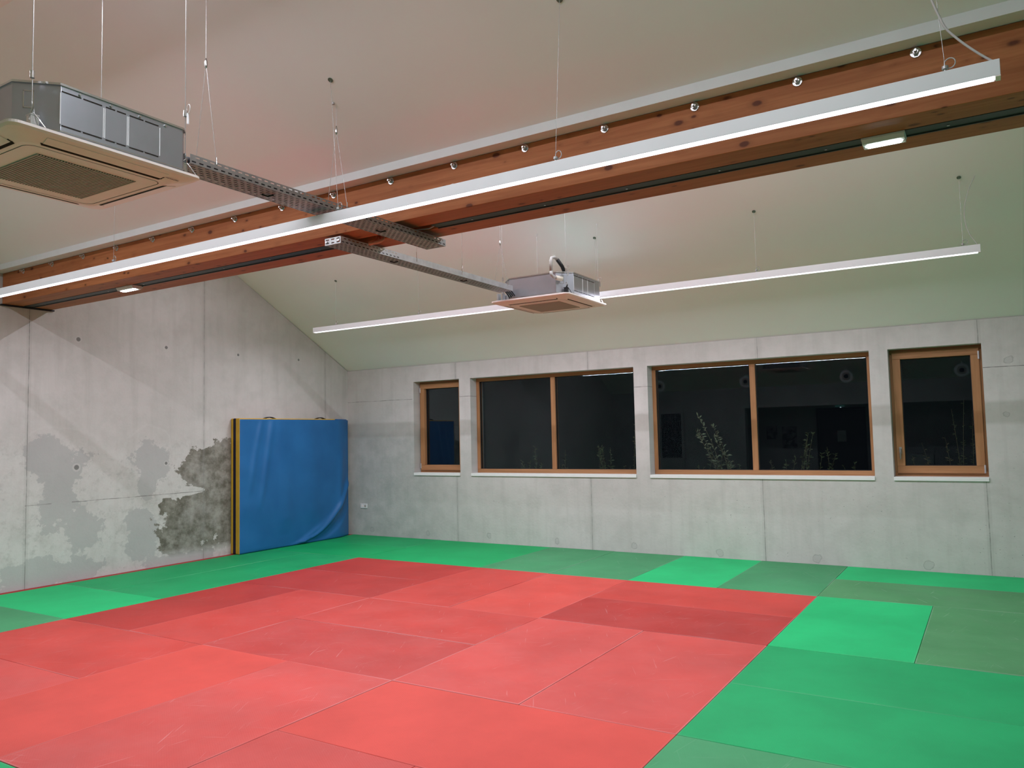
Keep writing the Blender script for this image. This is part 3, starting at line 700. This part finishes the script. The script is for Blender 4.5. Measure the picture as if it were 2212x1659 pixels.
for i in range(4):
    MB().tube(bez((3.14+i*0.03, -1.13, TZ+0.03), (3.16+i*0.03, -1.0, TZ-0.01-0.02*i), (3.2+i*0.02, -1.12+0.03*i, 3.12), (3.17+i*0.02, -0.98, 3.09)), 0.007, 8).build('cable', M_BLACK, ac2, smooth=True)
mb = MB(); mb.box(3.06, 3.08, -1.11, -1.06, 3.085, 3.165); mb.box(3.12, 3.135, -1.11, -1.06, 3.085, 3.165); mb.build('cable_clip', M_GALV, ac2)

# ------------------------------------------------------------------ crash mat leaning on the left wall
cm = thing('crash_mat', 'tall blue padded crash mat with yellow and navy edge standing against left wall', 'gym mat', (-1.87, 0.55, 0.0))
y0, y1, zt = -0.555, 1.79, 1.972
def layer(xa, xb, name, mat):
    MB().box(xa, xb, y0, y1-(0.38 if name.startswith('front') else 0.32 if name.startswith('middle') else 0.02), 0.004, zt-0.003).build(name, mat, cm, bevel=0.012)
layer(-1.972, -1.925, 'rear_edge_band', M_YEL); layer(-1.925, -1.868, 'middle_band', M_NAVY); layer(-1.868, -1.800, 'front_edge_band', M_YEL)
NY, NZ_ = 110, 100; vs = []; fs = []
def fold(y, z):
    t = (y-y0)/(y1-y0); s = z/zt; d = 0.0
    def ridge(cu, wd, am, s0, s1):     # soft crease
        k = max(0.0, min(1.0, (s-s0)/(0.12)))*max(0.0, min(1.0, (s1-s)/0.12)); return am*k*math.exp(-(cu/wd)**2)
    d += ridge(t-0.10-0.16*s, 0.022, 0.012, 0.30, 1.05); d += ridge(t-0.02-0.13*s*s-0.03, 0.02, 0.010, 0.4, 1.05)
    d += ridge(t-0.34-0.02*math.sin(5*s), 0.06, 0.013, 0.1, 1.05); d += ridge(t-0.60+0.04*s, 0.08, 0.012, 0.15, 1.05)
    c1 = t-(0.52+0.46*(max(s-0.03, 0)/0.42)**0.55 if s > 0.03 else 0.52); d += ridge(c1, 0.028, 0.030, -0.1, 0.55)
    c2 = t-(0.66+0.34*(max(s-0.02, 0)/0.30)**0.6 if s > 0.02 else 0.66); d -= ridge(c2, 0.035, 0.020, -0.1, 0.40)
    c3 = t-(0.42+0.30*(max(s, 0)/0.16)**0.7); d += ridge(c3, 0.03, 0.014, -0.1, 0.22)
    c4 = t-(0.86+0.10*(s-0.3)); d += ridge(c4, 0.035, 0.012, 0.2, 0.8)
    d += 0.004*math.sin(9*t+3*s)+0.003*math.sin(23*s+4*t)*math.exp(-t*6)
    d += 0.02*math.sin(math.pi*min(1, max(0, t)))*math.sin(math.pi*min(1, max(0, s)))
    d = max(d*1.6, -0.008); edge = min(1.0, t/0.03, (1-t)/0.02, s/0.02, (1-s)/0.015); return d*max(0.0, min(1.0, edge))
for j in range(NZ_+1):
    for i in range(NY+1):
        y = y0+(y1-y0)*i/NY; z = 0.006+(zt-0.024)*j/NZ_; t = i/NY
        x = -1.782+fold(y, z)
        if t > 0.86: x -= 0.10*((t-0.86)/0.14)**1.3
        if t < 0.012: x -= 0.006*(0.012-t)/0.012
        vs.append((x, y, z))
for j in range(NZ_):
    for i in range(NY): a = j*(NY+1)+i; fs.append((a, a+1, a+NY+2, a+NY+1))
MB().add(vs, fs).build('blue_cover', M_BLUE, cm, smooth=True, solid=0.004)
mb = MB(); mb.prism([(-1.922, 1.46), (-1.80, 1.46), (-1.82, 1.60), (-1.900, 1.785), (-1.922, 1.785)], 'z', 0.01, zt-0.003); mb.build('blue_corner', M_BLUE, cm, bevel=0.01)
MB().box(-1.803, -1.783, y0-0.002, y0+0.004, 0.01, zt-0.01).build('edge_piping', M_YEL, cm)
for yh in (0.10, 1.16):
    pts = [(-1.90, yh-0.12+0.24*k/8, zt-0.008+0.028*math.sin(math.pi*k/8)) for k in range(9)]
    vs = []; fs = []
    for k, (x, y, z) in enumerate(pts): vs += [(x-0.022, y, z), (x+0.022, y, z)]
    for k in range(8): fs.append((2*k, 2*k+1, 2*k+3, 2*k+2))
    MB().add(vs, fs).build('handle', M_BLACK, cm, solid=0.012)

# ------------------------------------------------------------------ socket on the back wall
so = thing('wall_socket', 'small white double wall socket low on the concrete beside the blue mat', 'socket', (-1.62, W, 0.49))
MB().box(-1.695, -1.545, W-0.012, W-0.0005, 0.452, 0.530).build('faceplate', M_WHITEPL, so, bevel=0.004)
for x in (-1.655, -1.588):
    f = MB(); f.cyl((x, W-0.0122, 0.491), (x, W-0.0135, 0.491), 0.022, 20); fo = f.build('socket_face', M_GRILLE if x > -1.6 else M_PANEL, so)
    h = MB()
    for dx in (-0.008, 0.008): h.cyl((x+dx, W-0.0136, 0.488), (x+dx, W-0.0142, 0.488), 0.003, 8)
    h.build('contact_hole', M_BLACK, fo)

# ------------------------------------------------------------------ judo mats
RB = (0.575, 0.072, 0.055); RS = (0.50, 0.055, 0.043); RM = (0.455, 0.053, 0.044); RD = (0.405, 0.039, 0.032); RP = (0.54, 0.074, 0.062)
GN = (0.016, 0.47, 0.155); GB = (0.008, 0.36, 0.108); GM = (0.012, 0.34, 0.112); GW = (0.055, 0.28, 0.115); GD = (0.075, 0.27, 0.105)
MATS = [
 (0, 2, -1, 0, RD, .4, 'darker red mat at the far left corner of the red square'),
 (0, 2, -2, -1, RD, .6, 'darker red mat just in front of the far left corner mat'),
 (2, 3, -2, 0, RS, .6, 'red mat laid lengthwise behind, left one of the brighter middle pair'),
 (3, 4, -2, 0, RB, .7, 'bright coral red mat laid lengthwise at the middle of the far red edge'),
 (4, 6, -1, 0, RS, .5, 'red mat at the far right corner of the red square'),
 (4, 6, -2, -1, RD, .9, 'scratched dark red mat in front of the far right corner mat'),
 (0, 1, -4, -2, RD, .5, 'narrow dark red mat along the left green border, behind its seam'),
 (1, 2, -4, -2, RS, .8, 'scuffed red mat second from the left green border, laid lengthwise'),
 (2, 4, -3, -2, RS, 1., 'scratched red mat in the middle row, rear one of a crosswise pair'),
 (2, 4, -4, -3, RM, 1., 'scratched red mat in the middle row, front one of a crosswise pair'),
 (4, 5, -4, -2, RP, .9, 'faded pink-red mat laid lengthwise, left of a long dark seam'),
 (5, 6, -4, -2, RP, .8, 'faded ribbed pink-red mat laid lengthwise against the right green border'),
 (0, 2, -5, -4, RS, .7, 'red mat at the left picture edge beside the dull green border mat'),
 (0, 2, -6, -5, RP, .9, 'faded pinkish mat cut off at the left picture edge'),
 (2, 3, -6, -4, RB, .1, 'smooth unworn salmon red mat laid lengthwise at the lower left'),
 (3, 4, -6, -4, RP, 1., 'very scuffed dull red mat at the lower left, right of the smooth salmon one'),
 (4, 6, -5, -4, RB, .05, 'large smooth bright red mat in the bottom middle foreground'),
 (4, 5, -6, -5, RP, .7, 'faded red mat at the bottom edge, under the smooth bright red one'),
 (5, 6, -6, -5, RP, .7, 'faded red mat at the bottom edge beside the right green border corner'),
 (L+0.105, 0, 1, W, GM, .1, 'deep green mat in the far corner touching both concrete walls'),
 (L+0.105, 0, 0, 1, GB, .1, 'green mat just in front of the far corner, at the blue mat foot'),
 (0, 2, 0, W, GB, .1, 'bright green mat along the back wall left of the dull green ones'),
 (2, 3, 0, W, GW, .8, 'worn dull green mat by the back wall, left one of the dull pair'),
 (3, 4, 0, W, GW, .8, 'worn dull green mat by the back wall, right one of the dull pair'),
 (4, 5, 0, W, GN, .05, 'bright clean green mat by the back wall below the third window'),
 (5, 6, 0, W, GW, .7, 'dull green mat by the back wall, behind the far right red corner'),
 (6, 8, 1, W, GN, .1, 'dark-looking green mat by the back wall at the right picture edge'),
 (6, 8, 0, 1, GD, 1., 'worn olive green mat one row out from the back wall, right edge'),
 (6, 7, -2, 0, GN, .05, 'bright green mat laid lengthwise right of the red corner'),
 (7, 8, -2, 0, GD, .8, 'worn ribbed grey-green mat at the right picture edge'),
 (6, 8, -3, -2, GM, .15, 'green mat across the right border, in front of the bright lengthwise one'),
 (6, 8, -4, -3, GM, .05, 'green mat across the right border, second in front of the lengthwise pair'),
 (6, 8, -5, -4, GW, .4, 'paler green mat at the bottom right corner of the picture'),
 (L+0.105, -1, -3, -0, GM, .5, 'medium green mat strip running beside the left wall foot'),
 (-1, 0, -3, 0, GM, .4, 'medium green mat strip running beside the left edge of the red square'),
 (L+0.105, 0, -4, -3, GN, .05, 'brightest green mat of the left border, ending at a dark seam'),
 (L+0.105, 0, -6, -4, GW, .5, 'dull green mat at the left picture edge, this side of the dark seam'),
 (2, 4, -7, -6, GM, .2, 'green mat just showing in the bottom left corner of the picture'),
]
for i in range(3): MATS.append((6, 8, -6-i, -5-i, GM, .2, None))
for (a, b) in ((0, 2), (4, 6)): MATS.append((a, b, -7, -6, GM, .2, None))
for a in (0, 2, 4): MATS.append((a, a+2, -8.7, -7, GM, .2, None))
MATS.append((L+0.105, 0, -8.7, -6, GM, .2, None)); MATS.append((6, 8, -8.7, -8, GM, .2, None)); 
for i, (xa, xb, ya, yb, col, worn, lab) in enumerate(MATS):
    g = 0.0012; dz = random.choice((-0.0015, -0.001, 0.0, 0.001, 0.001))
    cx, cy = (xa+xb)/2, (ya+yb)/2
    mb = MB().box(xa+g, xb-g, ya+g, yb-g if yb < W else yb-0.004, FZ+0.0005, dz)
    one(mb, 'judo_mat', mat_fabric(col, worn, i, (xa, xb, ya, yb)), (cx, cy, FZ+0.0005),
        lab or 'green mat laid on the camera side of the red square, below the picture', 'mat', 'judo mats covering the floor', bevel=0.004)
for xa, nm in ((8.0, 0), ):
    for k, (ya, yb) in enumerate(((-8.7, -5), (-5, -2), (-2, W-0.004))):
        one(MB().box(xa+0.002, 10.0, ya+0.002, yb-0.002, FZ+0.0005, 0), 'judo_mat', mat_fabric(GM, .3, 60+k), (9.0, (ya+yb)/2, FZ+0.0005),
            'green mat beside the right wall, outside the picture', 'mat', 'judo mats covering the floor', bevel=0.004)
one(MB().box(L+0.003, L+0.102, -8.7, W-0.01, FZ+0.0005, 0.0), 'filler_strip', mat_fabric((0.36, 0.035, 0.03), .2, 70), (L+0.04, -3, FZ+0.0005),
    'narrow dark red filler strip along the foot of the left wall', 'mat', bevel=0.003)

# ------------------------------------------------------------------ things seen only as reflections in the panes
for k, x in enumerate((-0.25, 2.11, 4.56, 7.02)):
    y = -8.22; z = 2.94
    r = thing('air_nozzle', ['leftmost', 'second from left', 'third from left', 'rightmost'][k]+' round white ceiling fitting mirrored dimly in the dark panes', 'ceiling fitting', (x, y, z), 'round ceiling fittings')
    MB().cyl((x, y, z), (x, y+0.06, z), 0.13, 32, 0.155).build('outer_ring', M_TRIM, r, bevel=0.004)
    MB().cyl((x, y+0.0605, z), (x, y+0.066, z), 0.10, 28, 0.09).build('inner_ring', M_GRILLE, r)
    MB().cyl((x, y+0.0665, z), (x, y+0.072, z), 0.05, 20).build('dark_centre', M_BLACK, r)
    MB().cyl((x, y+0.03, z+0.12), (x, y+0.03, ceilz(y+0.03)-0.001), 0.012, 10).build('stem', M_TRIM, r)
YR = -10.345
d = sempty('door_1', (4.05, YR, FZ))
MB().box(3.50, 4.62, YR, YR+0.05, FZ, 2.18).build('door_leaf', plain('dark_door', (0.03, 0.03, 0.032), 0.4), d, bevel=0.004)
a, b = bars(3.44, 4.68, FZ, 2.24, YR, YR+0.07, 0.055, 0.055, 0.0001); a.build('door_frame', M_BLACK, d); b.build('door_frame_upright', M_BLACK, d)
MB().cyl((3.62, YR+0.05, 1.0), (3.62, YR+0.10, 1.0), 0.012, 10).build('door_handle', M_CHROME, d)
one(MB().box(3.96, 4.18, YR+0.051, YR+0.054, 1.32, 1.62), 'notice_sheet', plain('paper', (0.5, 0.5, 0.5)), (4.07, YR+0.052, 1.32), 'pale paper sheet on the dark door, mirrored in the third window', 'notice')
for (x0, x1, z0, z1, lb) in ((2.07, 2.37, 1.41, 1.78, 'smaller dark poster mirrored in the third window, left of the other'), (2.50, 2.90, 1.15, 1.76, 'larger dark poster mirrored in the third window, beside the doorway')):
    s = NT('poster_print', 0.4); _q = s.pos(); nz = s.noise(s.vec(_q[0], _q[2]), 6, 4)
    s.color(s.mix(s.rng(nz, 0.42, 0.58), (0.03, 0.03, 0.04), (0.34, 0.33, 0.34)))
    one(MB().box(x0, x1, YR, YR+0.006, z0, z1), 'poster', s.mat, ((x0+x1)/2, YR, z0), lb, 'poster')
ex = thing('exit_sign', 'small green lit exit sign above the dark door, mirrored in third window', 'sign', (4.05, YR+0.03, 2.26))
MB().box(3.93, 4.17, YR, YR+0.05, 2.26, 2.38).build('sign_box', emit('exit_green', (0.02, 0.35, 0.28), 0.5), ex)
MB().box(4.055, 4.085, YR+0.05, YR+0.056, 2.235, 2.258).build('indicator', emit('exit_spot', (0.8, 0.9, 1.0), 8.0), ex)
mw = thing('mesh_cabinet', 'dark tall cabinet with wire grid front, mirrored at left of the third window', 'cabinet', (-0.15, OY, FZ))
MB().box(-0.52, 0.20, OY+0.002, OY+0.10, FZ, 2.24).build('cabinet_frame', M_CONC, mw, bevel=0.004)
MB().box(-0.44, 0.14, OY+0.10, OY+0.104, 0.95, 2.18).build('dark_back', M_BLACK, mw)
gm_ = MB()
for i in range(15): gm_.box(-0.44+0.0415*i, -0.4355+0.0415*i, OY+0.105, OY+0.11, 0.95, 2.18)
for i in range(31): gm_.box(-0.44, 0.14, OY+0.105, OY+0.11, 0.95+0.041*i, 0.9545+0.041*i)
gm_.build('wire_grid', M_GALV, mw)
one(MB().box(4.9, 6.3, -9.5, -9.15, FZ, 1.0), 'counter', M_CONC, (5.6, -9.3, FZ), 'low pale counter in the dark room mirrored in the fourth window', 'counter', bevel=0.01)

# ------------------------------------------------------------------ outside: dark ground with weeds behind the panes
struct(MB().box(L-3, RX+3, YB, 14, 0.3, 0.5).build('ground', plain('night_soil', (0.03, 0.03, 0.022), 0.9, var=0.3)))
def leafmat(c):
    s = NT('weed_leaf', 0.6, 0.2); s.color(c); return s.mat
LG = plain('weed_green', (0.075, 0.10, 0.05), 0.6, var=0.3, scale=30.0); LP = plain('weed_pale', (0.21, 0.24, 0.16), 0.6, var=0.2, scale=30.0)
LS = plain('weed_stem', (0.15, 0.13, 0.07), 0.7)
def weed(x, y, z1, lean, leafm, dens, label, grp=None, rr=0.05):
    z0 = 0.5; r = thing('weed', label, 'plant', (x, y, z0), grp)
    st = MB(); lf = MB(); rs = random.Random(int(x*1000+z1*77))
    nst = max(1, dens//12)
    for s_ in range(nst):
        ax = x+rs.uniform(-0.12, 0.12)*(nst > 1); ll = lean+rs.uniform(-0.15, 0.15)*(nst > 1); top = z1-rs.uniform(0, 0.35)*(nst > 1)*1.0
        pts = [(ax+ll*(t/7)**1.8, y+rs.uniform(-0.02, 0.02)*(nst > 1), z0+(top-z0)*t/7) for t in range(8)]
        st.tube(pts, [0.005*(1-0.1*t) for t in range(8)], 5)
        for k in range(dens if nst == 1 else 34):
            f = rs.uniform(0.3, 1.0); i = min(6, int(f*7)); a = f*7-i
            p = Vector(pts[i]).lerp(Vector(pts[i+1]), a)
            d = Vector((rs.uniform(-1, 1), rs.uniform(-0.8, 0.8), rs.uniform(0.1, 1.0))).normalized(); ln = rs.uniform(0.5, 1.0)*rr*(1.5-0.6*f)
            side = d.cross(Vector((rs.uniform(-1, 1), 0.6, rs.uniform(-1, 1)))).normalized()*ln*0.16
            q = p+d*ln*0.5; e_ = p+d*ln-Vector((0, 0, ln*0.15))
            lf.add([tuple(p), tuple(q+side), tuple(e_), tuple(q-side)], [(0, 1, 2, 3)])
    st.build('stem', LS, r); lf.build('foliage', leafm, r)
    return r
weed(4.49, 2.60, 1.90, -0.34, LP, 90, 'tallest pale feathery weed leaning left outside the third window', rr=0.08)
weed(3.02, 2.85, 2.10, 0.12, LS, 40, 'thin bare tall stalk outside the right pane of the second window', rr=0.04)
weed(7.25, 2.8, 2.00, 0.03, LG, 40, 'thin upright weed outside the fourth window near its hinges', rr=0.05)
weed(5.30, 2.8, 1.62, 0.05, LG, 60, 'medium bushy weed outside the right pane of the third window', rr=0.07)
g2 = 'low weeds outside the second window'; g3 = 'low weeds outside the third window'; g4 = 'low weeds outside the fourth window'
for x, h in ((0.95, 1.25), (1.35, 1.45), (1.7, 1.4), (2.3, 1.5), (2.55, 1.55), (2.85, 1.4)):
    weed(x, 2.9+0.1*math.sin(9*x), h, 0.08*math.sin(7*x), LG, 36, 'low dim shrubby weeds along the bottom outside the second window', g2, rr=0.075)
for x, h in ((3.75, 1.3), (4.1, 1.38), (4.35, 1.25), (5.0, 1.3), (5.6, 1.4), (5.9, 1.25)):
    weed(x, 2.9+0.1*math.sin(9*x), h, 0.08*math.sin(7*x), LG, 36, 'low dim weeds along the bottom outside the third window', g3, rr=0.07)
for x, h in ((6.7, 1.35), (7.0, 1.5), (7.4, 1.3)):
    weed(x, 2.9, h, 0.2*math.sin(7*x), LS, 24, 'sparse arching weeds along the bottom outside the fourth window', g4, rr=0.06)
